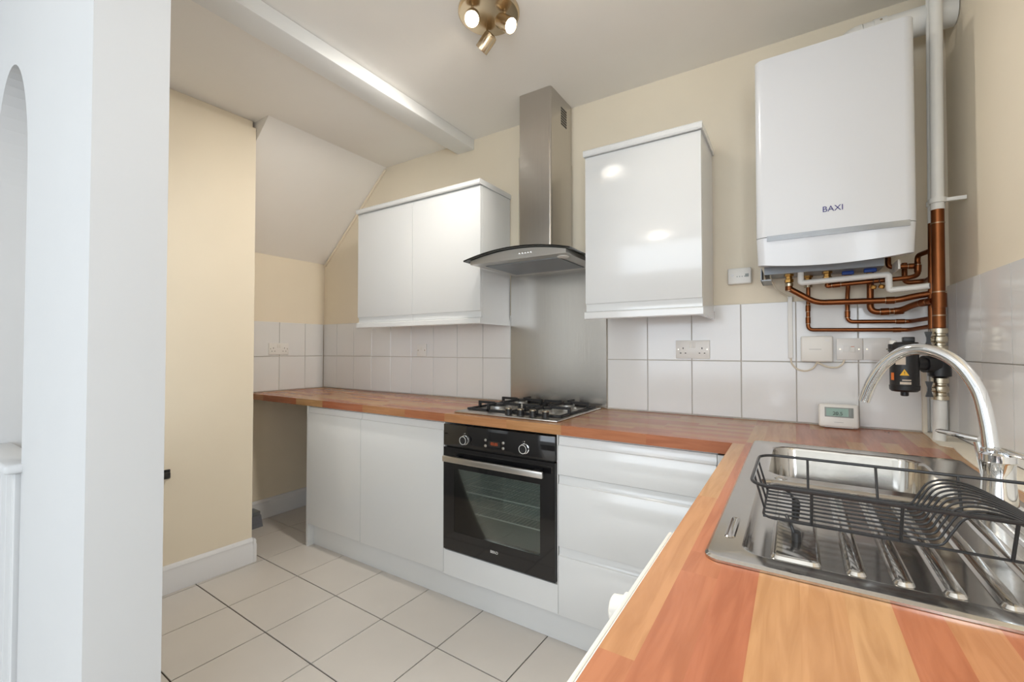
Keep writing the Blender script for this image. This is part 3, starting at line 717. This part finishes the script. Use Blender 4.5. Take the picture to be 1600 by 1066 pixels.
def dsocket(label, P):
    """P(a, b, d): a along the plate, b up, d proud -> world"""
    o = thing('double_socket', label, 'socket', P(0, -.043, 0), 'double sockets')
    def bx(a0, a1, b0, b1, d0, d1, bev=0):
        p, q = P(a0, b0, d0), P(a1, b1, d1)
        return box(B(), *[f for i in range(3) for f in sorted((p[i], q[i]))], bev)
    obj('plate', bx(-.075, .075, -.043, .043, .0003, .009, .002), 'socket', o)
    for a in (-.042, .042):
        obj('earth_hole', bx(a-.002, a+.002, .002, .010, .0088, .0093), 'dark', o)
        for d in (-.011, .011): obj('pin_hole', bx(a+d-.0032, a+d+.0032, -.019, -.015, .0088, .0093), 'dark', o)
    for a in (-.013, .002): obj('rocker', bx(a, a+.011, .008, .034, .0088, .011, .001), 'plastic', o)
    for a in (-.064, .064): obj('screw', bx(a-.0025, a+.0025, -.002, .003, .0088, .0095), 'nickel', o)
dsocket('white double socket on the tiles below the single wall cabinet', lambda a, b, d: Vector((-.405+a, YT-d, 1.229+b)))
dsocket('white double socket on the left alcove wall above the worktop', lambda a, b, d: Vector((XL+.010+d, 1.848+a, 1.233+b)))
s = thing('single_outlet', 'small square white outlet plate on the tiles under the double cabinet', 'socket', (-2.153, YT, 1.182))
obj('plate', plate(B(), -2.196, -2.110, 1.182, 1.266), 'socket', s)
for x in (-2.184, -2.122): obj('screw', lathe(B(), [(.0035, 0), (.0035, .001), (0, .001)], (x, YT-.008, 1.224), (0, -1, 0), 10), 'nickel', s)
obj('rocker', box(B(), -2.162, -2.144, YT-.010, YT-.0079, 1.222, 1.244, .001, 1), 'plastic', s)
s = thing('gas_alarm', 'white carbon monoxide alarm on the cream wall beside the boiler', 'alarm', (-.203, YB, 1.522))
obj('case', box(B(), -.2505, -.156, YB-.032, YB-.0003, 1.522, 1.594, .006, 3), 'plastic', s)
obj('test_button', lathe(B(), [(.008, 0), (.008, .002), (0, .003)], (-.232, YB-.032, 1.562), (0, -1, 0), 16), 'white_print', s)
for k in range(4): obj('indicator', box(B(), -.214+k*.010, -.210+k*.010, YB-.0326, YB-.0319, 1.553, 1.557), 'lcd_frame', s)
obj('sounder_slot', box(B(), -.180, -.166, YB-.0326, YB-.0319, 1.552, 1.566), 'lcd_frame', s)
s = thing('cable_trunking', 'slim white cable trunking running down the tiles below the boiler', 'trunking', (-.013, YB, 1.19))
obj('trunk', box(B(), -.0215, -.0045, YT-.012, YT-.0003, 1.192, 1.455, .0015, 1), 'plastic', s)
o = thing('cable', 'cream cable looping from the trunking to the receiver box', 'cable', (.03, YT-.01, 1.14), 'thin cables')
obj('flex', sweep(B(), spline([(-.013, YT-.006, 1.195), (-.008, YT-.010, 1.168), (.012, YT-.011, 1.146), (.040, YT-.012, 1.140), (.066, YT-.012, 1.153), (.080, YT-.012, 1.178)]), .0032, 8), 'cable', o)
o = thing('cable', 'cream cable looping from the receiver box to the switch plate', 'cable', (.12, YT-.01, 1.155), 'thin cables')
obj('flex', sweep(B(), spline([(.076, YT-.016, 1.179), (.090, YT-.018, 1.170), (.115, YT-.014, 1.158), (.145, YT-.010, 1.157), (.163, YT-.008, 1.170), (.170, YT-.006, 1.188)]), .0036, 8), 'cable', o)
o = thing('cable', 'thin white cable dropping from the boiler to the trunking', 'cable', (-.05, 2.2, 1.45), 'thin cables')
obj('flex', sweep(B(), spline([(-.080, 2.09, 1.54), (-.078, 2.12, 1.52), (-.060, 2.18, 1.485), (-.03, 2.215, 1.462), (-.013, YT-.006, 1.452)]), .003, 8), 'cable', o)
th = thing('thermostat', 'white room thermostat with grey-green screen standing on the worktop', 'thermostat', (.145, 2.17, WT))
def slab(name, x0, x1, z0, z1, d0, d1, m, bev, par=th):
    """box on the thermostat's leaning face"""
    bm = box(B(), x0, x1, -d1, -d0, z0, z1, bev, 3)
    bmesh.ops.transform(bm, verts=bm.verts[:], matrix=Matrix.Translation((0, 2.178, WT+.001)) @ Matrix.Rotation(math.radians(-9), 4, 'X'))
    return obj(name, bm, m, par)
slab('case', .080, .2085, 0, .092, 0, .024, 'plastic', .008)
slab('screen_frame', .100, .192, .040, .078, .0235, .025, 'lcd_frame', .0006)
slab('screen', .105, .176, .044, .074, .0248, .0254, 'lcd', 0)
slab('button', .180, .188, .046, .072, .0248, .0262, 'lcd_frame', .0004)
t = text('screen_digits', '20.5', .019, (.141, 2.178-.0258-.0058, WT+.060), (PI/2-math.radians(9), 0, 0), 'ink', th)
slab('foot', .10, .19, -.0005, .004, -.012, .02, 'plastic', 0)
slab('name_line', .130, .160, .0195, .0205, .0238, .0243, 'lcd_frame', 0)

# ------------------------------------------------------------------ sink
sk = thing('sink', 'stainless steel inset sink with drainer let into the worktop', 'sink', (.13, 1.2, WT))
sx0, sx1, sy0, sy1 = SINK; zt = WT+.006
def rr(x0, x1, y0, y1, r, n=6):
    out = []
    for cx, cy, a in ((x1-r, y1-r, 0), (x0+r, y1-r, PI/2), (x0+r, y0+r, PI), (x1-r, y0+r, 1.5*PI)):
        out += [(cx+r*math.cos(a+PI/2*k/n), cy+r*math.sin(a+PI/2*k/n)) for k in range(n+1)]
    return out
def loops(bm, L, close=True):
    R = [[bm.verts.new((x, y, z)) for x, y in pts] for pts, z in L]
    for A, C in zip(R, R[1:]):
        k = len(A)
        for i in range(k): bm.faces.new((A[i], A[(i+1) % k], C[(i+1) % k], C[i]))
    if close: bm.faces.new(R[-1])
    return R
BX0, BX1, BY0, BY1 = -.062, .292, 1.252, 1.642      # bowl
DX0, DX1, DY0, DY1 = -.072, .345, .752, 1.215       # drainer tray
# rim sheet: outer rolled edge, then a flat with two openings (bowl and drainer tray)
bm = B()
loops(bm, [(rr(sx0, sx1, sy0, sy1, .022), WT+.0006), (rr(sx0, sx1, sy0, sy1, .022), WT+.004), (rr(sx0+.004, sx1-.004, sy0+.004, sy1-.004, .02), WT+.0075), (rr(sx0+.012, sx1-.012, sy0+.012, sy1-.012, .016), zt)], False)
inner = rr(sx0+.012, sx1-.012, sy0+.012, sy1-.012, .016)
t2 = B()
def ring_edges(b, pts, z):
    vs = [b.verts.new((x, y, z)) for x, y in pts]; return [b.edges.new((vs[i], vs[(i+1) % len(vs)])) for i in range(len(vs))]
es = ring_edges(t2, inner, zt)+ring_edges(t2, rr(BX0, BX1, BY0, BY1, .06, 8), zt)+ring_edges(t2, rr(DX0, DX1, DY0, DY1, .03, 8), zt)
bmesh.ops.triangle_fill(t2, use_beauty=True, use_dissolve=False, edges=es)
# drop the faces that fill the two openings
kill = []
for f in t2.faces:
    c_ = f.calc_center_median()
    for a0, a1, b0, b1, r in ((BX0, BX1, BY0, BY1, .06), (DX0, DX1, DY0, DY1, .03)):
        if a0 < c_.x < a1 and b0 < c_.y < b1:
            qx = max(a0+r-c_.x, c_.x-(a1-r), 0); qy = max(b0+r-c_.y, c_.y-(b1-r), 0)
            if math.hypot(qx, qy) < r*.985: kill.append(f); break
bmesh.ops.delete(t2, geom=kill, context='FACES_ONLY')
merge(bm, t2); bmesh.ops.remove_doubles(bm, verts=bm.verts[:], dist=1e-5)
obj('rim', bm, 'sink', sk)
bm = B()
def sh(d, r, z): return (rr(BX0+d, BX1-d, BY0+d, BY1-d, r, 8), z)
loops(bm, [sh(0, .06, zt), sh(.004, .058, zt-.002), sh(.007, .056, zt-.008), sh(.012, .055, zt-.13), sh(.018, .052, zt-.148), sh(.034, .045, zt-.158), sh(.06, .03, zt-.160)])
obj('bowl', bm, 'sink', sk)
obj('strainer', lathe(B(), [(.045, 0), (.043, .003), (.030, .002), (.028, .001), (0, .001)], (.115, 1.45, zt-.1598), seg=28), 'chrome', sk)
bm = B()
def sd(d, r, z): return (rr(DX0+d, DX1-d, DY0+d, DY1-d, r, 8), z)
loops(bm, [sd(0, .03, zt), sd(.004, .028, zt-.001), sd(.009, .024, zt-.006), sd(.014, .02, zt-.007)])
obj('drainer_tray', bm, 'sink', sk)
for a, b in ((-.034, .030), (.0575, .0816), (.1080, .1320), (.1580, .1820), (.2080, .2320), (.2580, .2820), (.3020, .3240)):
    bm = B(); zz = zt-.0068; y0, y1 = .772, 1.165; r = min(.011, (b-a)/2-.001)
    loops(bm, [(rr(a, b, y0, y1, r, 5), zz), (rr(a+.003, b-.003, y0+.003, y1-.003, r-.0028, 5), zz+.0045), (rr(a+.006, b-.006, y0+.006, y1-.006, max(r-.0055, .0008), 5), zz+.0055)])
    obj('drainer_rib', bm, 'sink', sk)
bm = B(); loops(bm, [(rr(-.100, -.084, .80, .90, .0075, 5), zt+.0002), (rr(-.098, -.086, .802, .898, .0058, 5), zt+.0016), (rr(-.095, -.089, .805, .895, .0028, 5), zt+.0002)])
obj('pressed_groove', bm, 'sink', sk)
obj('overflow_ring', lathe(B(), [(.013, 0), (.013, .0012), (.010, .0016), (.009, .0004), (0, .0004)], (-.030, 1.232, zt+.0001), seg=20), 'sink', sk)

# ------------------------------------------------------------------ tap
tp = thing('mixer_tap', 'chrome swan-neck mixer tap with two levers beside the sink bowl', 'tap', (.332, 1.236, zt))
tx, ty = .332, 1.236
obj('base_flange', lathe(B(), [(.034, 0), (.034, .003), (.028, .007), (.024, .008)], (tx, ty, zt+.0002), seg=32), 'chrome', tp)
obj('body', lathe(B(), [(.027, 0), (.0255, .02), (.0235, .055), (.0245, .078), (.0265, .081), (.0265, .094), (.021, .098), (0, .098)], (tx, ty, zt+.008), seg=32), 'chrome', tp)
path = spline([(tx-.006, ty+.008, 1.02), (.3245, 1.247, 1.045), (.321, 1.252, 1.09), (.311, 1.261, 1.15), (.286, 1.279, 1.202), (.25, 1.305, 1.228), (.213, 1.331, 1.226), (.18, 1.354, 1.196), (.157, 1.371, 1.15), (.143, 1.382, 1.104)], 8)
obj('spout', sweep(B(), path, .0122, 20), 'chrome', tp)
obj('spout_collar', lathe(B(), [(.0165, 0), (.0165, .012), (.013, .015)], (tx-.006, ty+.008, 1.022), seg=24), 'chrome', tp)
def lever(a, b, w):
    a, b = Vector(a), Vector(b); d = (b-a).normalized(); s = d.cross(Vector((0, 0, 1))).normalized(); u = s.cross(d)
    bm = B(); R = []
    for t, ww, hh in ((0, .007, .006), (.25, w, .006), (.92, w*.95, .0045), (1, w*.75, .002)):
        p = a.lerp(b, t); R.append([bm.verts.new(p+s*ww*math.cos(q)+u*hh*math.sin(q)) for q in [2*PI*k/12 for k in range(12)]])
    for A, C in zip(R, R[1:]):
        for i in range(12): bm.faces.new((A[i], A[(i+1) % 12], C[(i+1) % 12], C[i]))
    bm.faces.new(R[0]); bm.faces.new(R[-1]); return bm
obj('lever', lever((.334, 1.225, 1.035), (.388, 1.178, 1.026), .012), 'chrome', tp)
obj('lever', lever((.318, 1.285, 1.045), (.262, 1.325, 1.052), .010), 'chrome', tp)
obj('lever_post', sweep(B(), [(.330, 1.268, .965), (.319, 1.283, 1.04)], [.013, .010], 16), 'chrome', tp)
obj('lever_post', sweep(B(), [(tx+.002, ty-.004, 1.018), (.335, 1.226, 1.036)], [.014, .010], 16), 'chrome', tp)
obj('side_valve', lathe(B(), [(.011, 0), (.012, .03), (.016, .045), (.016, .06), (.012, .062)], (.333, 1.262, zt+.0075), (-.03, .06, 1), 18), 'chrome', tp)

# ------------------------------------------------------------------ dish rack
dk = thing('dish_rack', 'black wire dish rack standing on the sink drainer', 'dish rack', (.13, .93, zt-.007))
RZ, BZ = 1.012, .957
RX0, RX1, RY0, RY1 = -.062, .40, .812, 1.058
bx0, bx1, by0, by1 = -.046, .385, .832, 1.038
rim = [(x, y, RZ) for x, y in rr(RX0, RX1, RY0, RY1, .035, 6)]
obj('rim', sweep(B(), rim, .0028, 8, closed=True), 'wire', dk)
obj('bottom_frame', sweep(B(), [(x, y, BZ) for x, y in rr(bx0, bx1, by0, by1,   .02, 5)], .0020, 8, closed=True), 'wire', dk)
for x in (.02, .125, .235, .33):
    for ya, yb in ((RY0, by0), (RY1, by1)): obj('upright', rod(B(), (x, ya, RZ), (x, yb, BZ), .0022, 8), 'wire', dk)
for y in (.88, .935, .99): obj('end_wire', rod(B(), (RX0+.001, y, RZ), (bx0, y, BZ), .0018, 8), 'wire', dk)
nw = 10
for k in range(nw):
    y = by0+.006+(by1-by0-.012)*k/(nw-1)
    p = [(bx0, y, BZ), (.155, y, BZ), (.170, y, BZ+.004), (.180, y, BZ+.022), (.193, y, BZ+.043), (.216, y, BZ+.051), (.246, y, BZ+.046), (.285, y, BZ+.026), (.315, y, BZ+.006), (.335, y, BZ), (bx1, y, BZ)]
    obj('wire', sweep(B(), [Vector(p[0])]+spline(p[1:-1], 5)+[Vector(p[-1])], .0017, 8), 'wire', dk)
for x in (.0, .33):
    for y, s in ((by0, -1), (by1, 1)):
        l = obj('leg', sweep(B(), fillet([(x-.014, y-s*.03, BZ), (x-.006, y-s*.012, BZ-.012), (x, y+s*.004-s*.02, zt-.001)], .01), .0028, 8), 'wire', dk)
        obj('foot', lathe(B(), [(.0065, 0), (.0070, .002), (.0070, .018), (.0045, .021)], (x, y-s*.016, zt-.0062), seg=14), 'black', l)

# ------------------------------------------------------------------ ceiling spotlight
sp = thing('ceiling_spotlight', 'satin nickel ceiling spotlight plate with lit adjustable heads', 'light', (-1.011, 1.4115, ZC))
obj('plate', lathe(B(), [(.122, 0), (.122, .010), (.116, .016), (.03, .020), (0, .020)], (-1.011, 1.4115, ZC-.0006), (0, 0, -1), 48), 'warmsteel', sp)
def spot(px, py, d, power):
    """arm drops from the plate at px,py; the head is a small can that points along d"""
    d = Vector(d).normalized(); a = Vector((px, py, ZC-.02)); e = a+Vector((0, 0, -.042))
    arm = obj('arm', sweep(B(), [a, e], .005, 12), 'warmsteel', sp)
    obj('yoke', sweep(B(), [e-d.orthogonal().normalized()*.0, e+d*.012], .009, 14), 'warmsteel', sp)
    h = obj('head', lathe(B(), [(.012, -.034), (.024, -.030), (.0285, -.020), (.0285, .040), (.0265, .041), (.0262, .034), (.0262, -.028)], e, d, 28), 'warmsteel', sp)
    obj('bulb', lathe(B(), [(.026, .0335), (.020, .0375), (0, .039)], e, d, 24), 'bulb', h)
    l = bpy.data.lights.new('spot_beam', 'SPOT'); l.energy = power; l.color = (1, .945, .86); l.spot_size = math.radians(112); l.spot_blend = 1; l.shadow_soft_size = .07
    o = bpy.data.objects.new('spot_beam', l); COL.objects.link(o); o.parent = sp
    o.location = e+d*.05-ORG[sp]; o.rotation_euler = d.to_track_quat('-Z', 'Y').to_euler()
spot(-1.035, 1.335, (.42, -.62, -.75), 84)
spot(-.945, 1.425, (.82, -.05, -.70), 17)
spot(-1.065, 1.475, (-.84, .0, -.70), 43)
# pendant globe in the room behind the camera (it glints in the cabinet door)
pl = thing('globe_pendant', 'lit white globe pendant hanging behind the photographer', 'light', (-1.28, -1.26, 2.2))
obj('flex', rod(B(), (-1.28, -1.26, 2.38), (-1.28, -1.26, ZC-.02), .003, 8), 'plastic', pl)
obj('rose', lathe(B(), [(.045, 0), (.045, .012), (.03, .022), (0, .022)], (-1.28, -1.26, ZC-.0005), (0, 0, -1)), 'plastic', pl)
obj('globe', lathe(B(), [(.085*math.sin(t), -.085*math.cos(t)) for t in [PI*k/16 for k in range(17)]], (-1.28, -1.26, 2.30), seg=32), 'globe', pl)

l = bpy.data.lights.new('pendant_light', 'POINT'); l.energy = 7; l.color = (1, .95, .88); l.shadow_soft_size = .085
o = bpy.data.objects.new('pendant_light', l); COL.objects.link(o); o.parent = pl; o.location = Vector((-1.28, -1.26, 2.19))-ORG[pl]
# ------------------------------------------------------------------ small things at the left
bm = thing('broom', 'grey broom head standing in the alcove behind the wall block', 'broom', (-3.17, 1.60, 0))
obj('bristles', prism(B(), [(-3.258, 0), (-3.125, 0), (-3.15, .075), (-3.235, .075)], 'y', 1.545, 1.675), 'bristle', bm)
obj('head', box(B(), -3.238, -3.147, 1.55, 1.67, .075, .105, .006, 2), 'grey', bm)
obj('handle', rod(B(), (-3.19, 1.60, .10), (-3.235, 1.45, 1.20), .011, 12), 'grey', bm)
o = thing('door_catch', 'small black catch on the cream wall beside the white partition end', 'catch', (-2.69, .94, .585))
bq = B(); box(bq, -2.678, -2.640, .925, .955, .585, .612, .003, 2); obj('latch', bq, 'black', o)
bq = B(); box(bq, -2.6785, -2.672, .915, .965, .575, .622, .002, 1); obj('back_plate', bq, 'black', o)
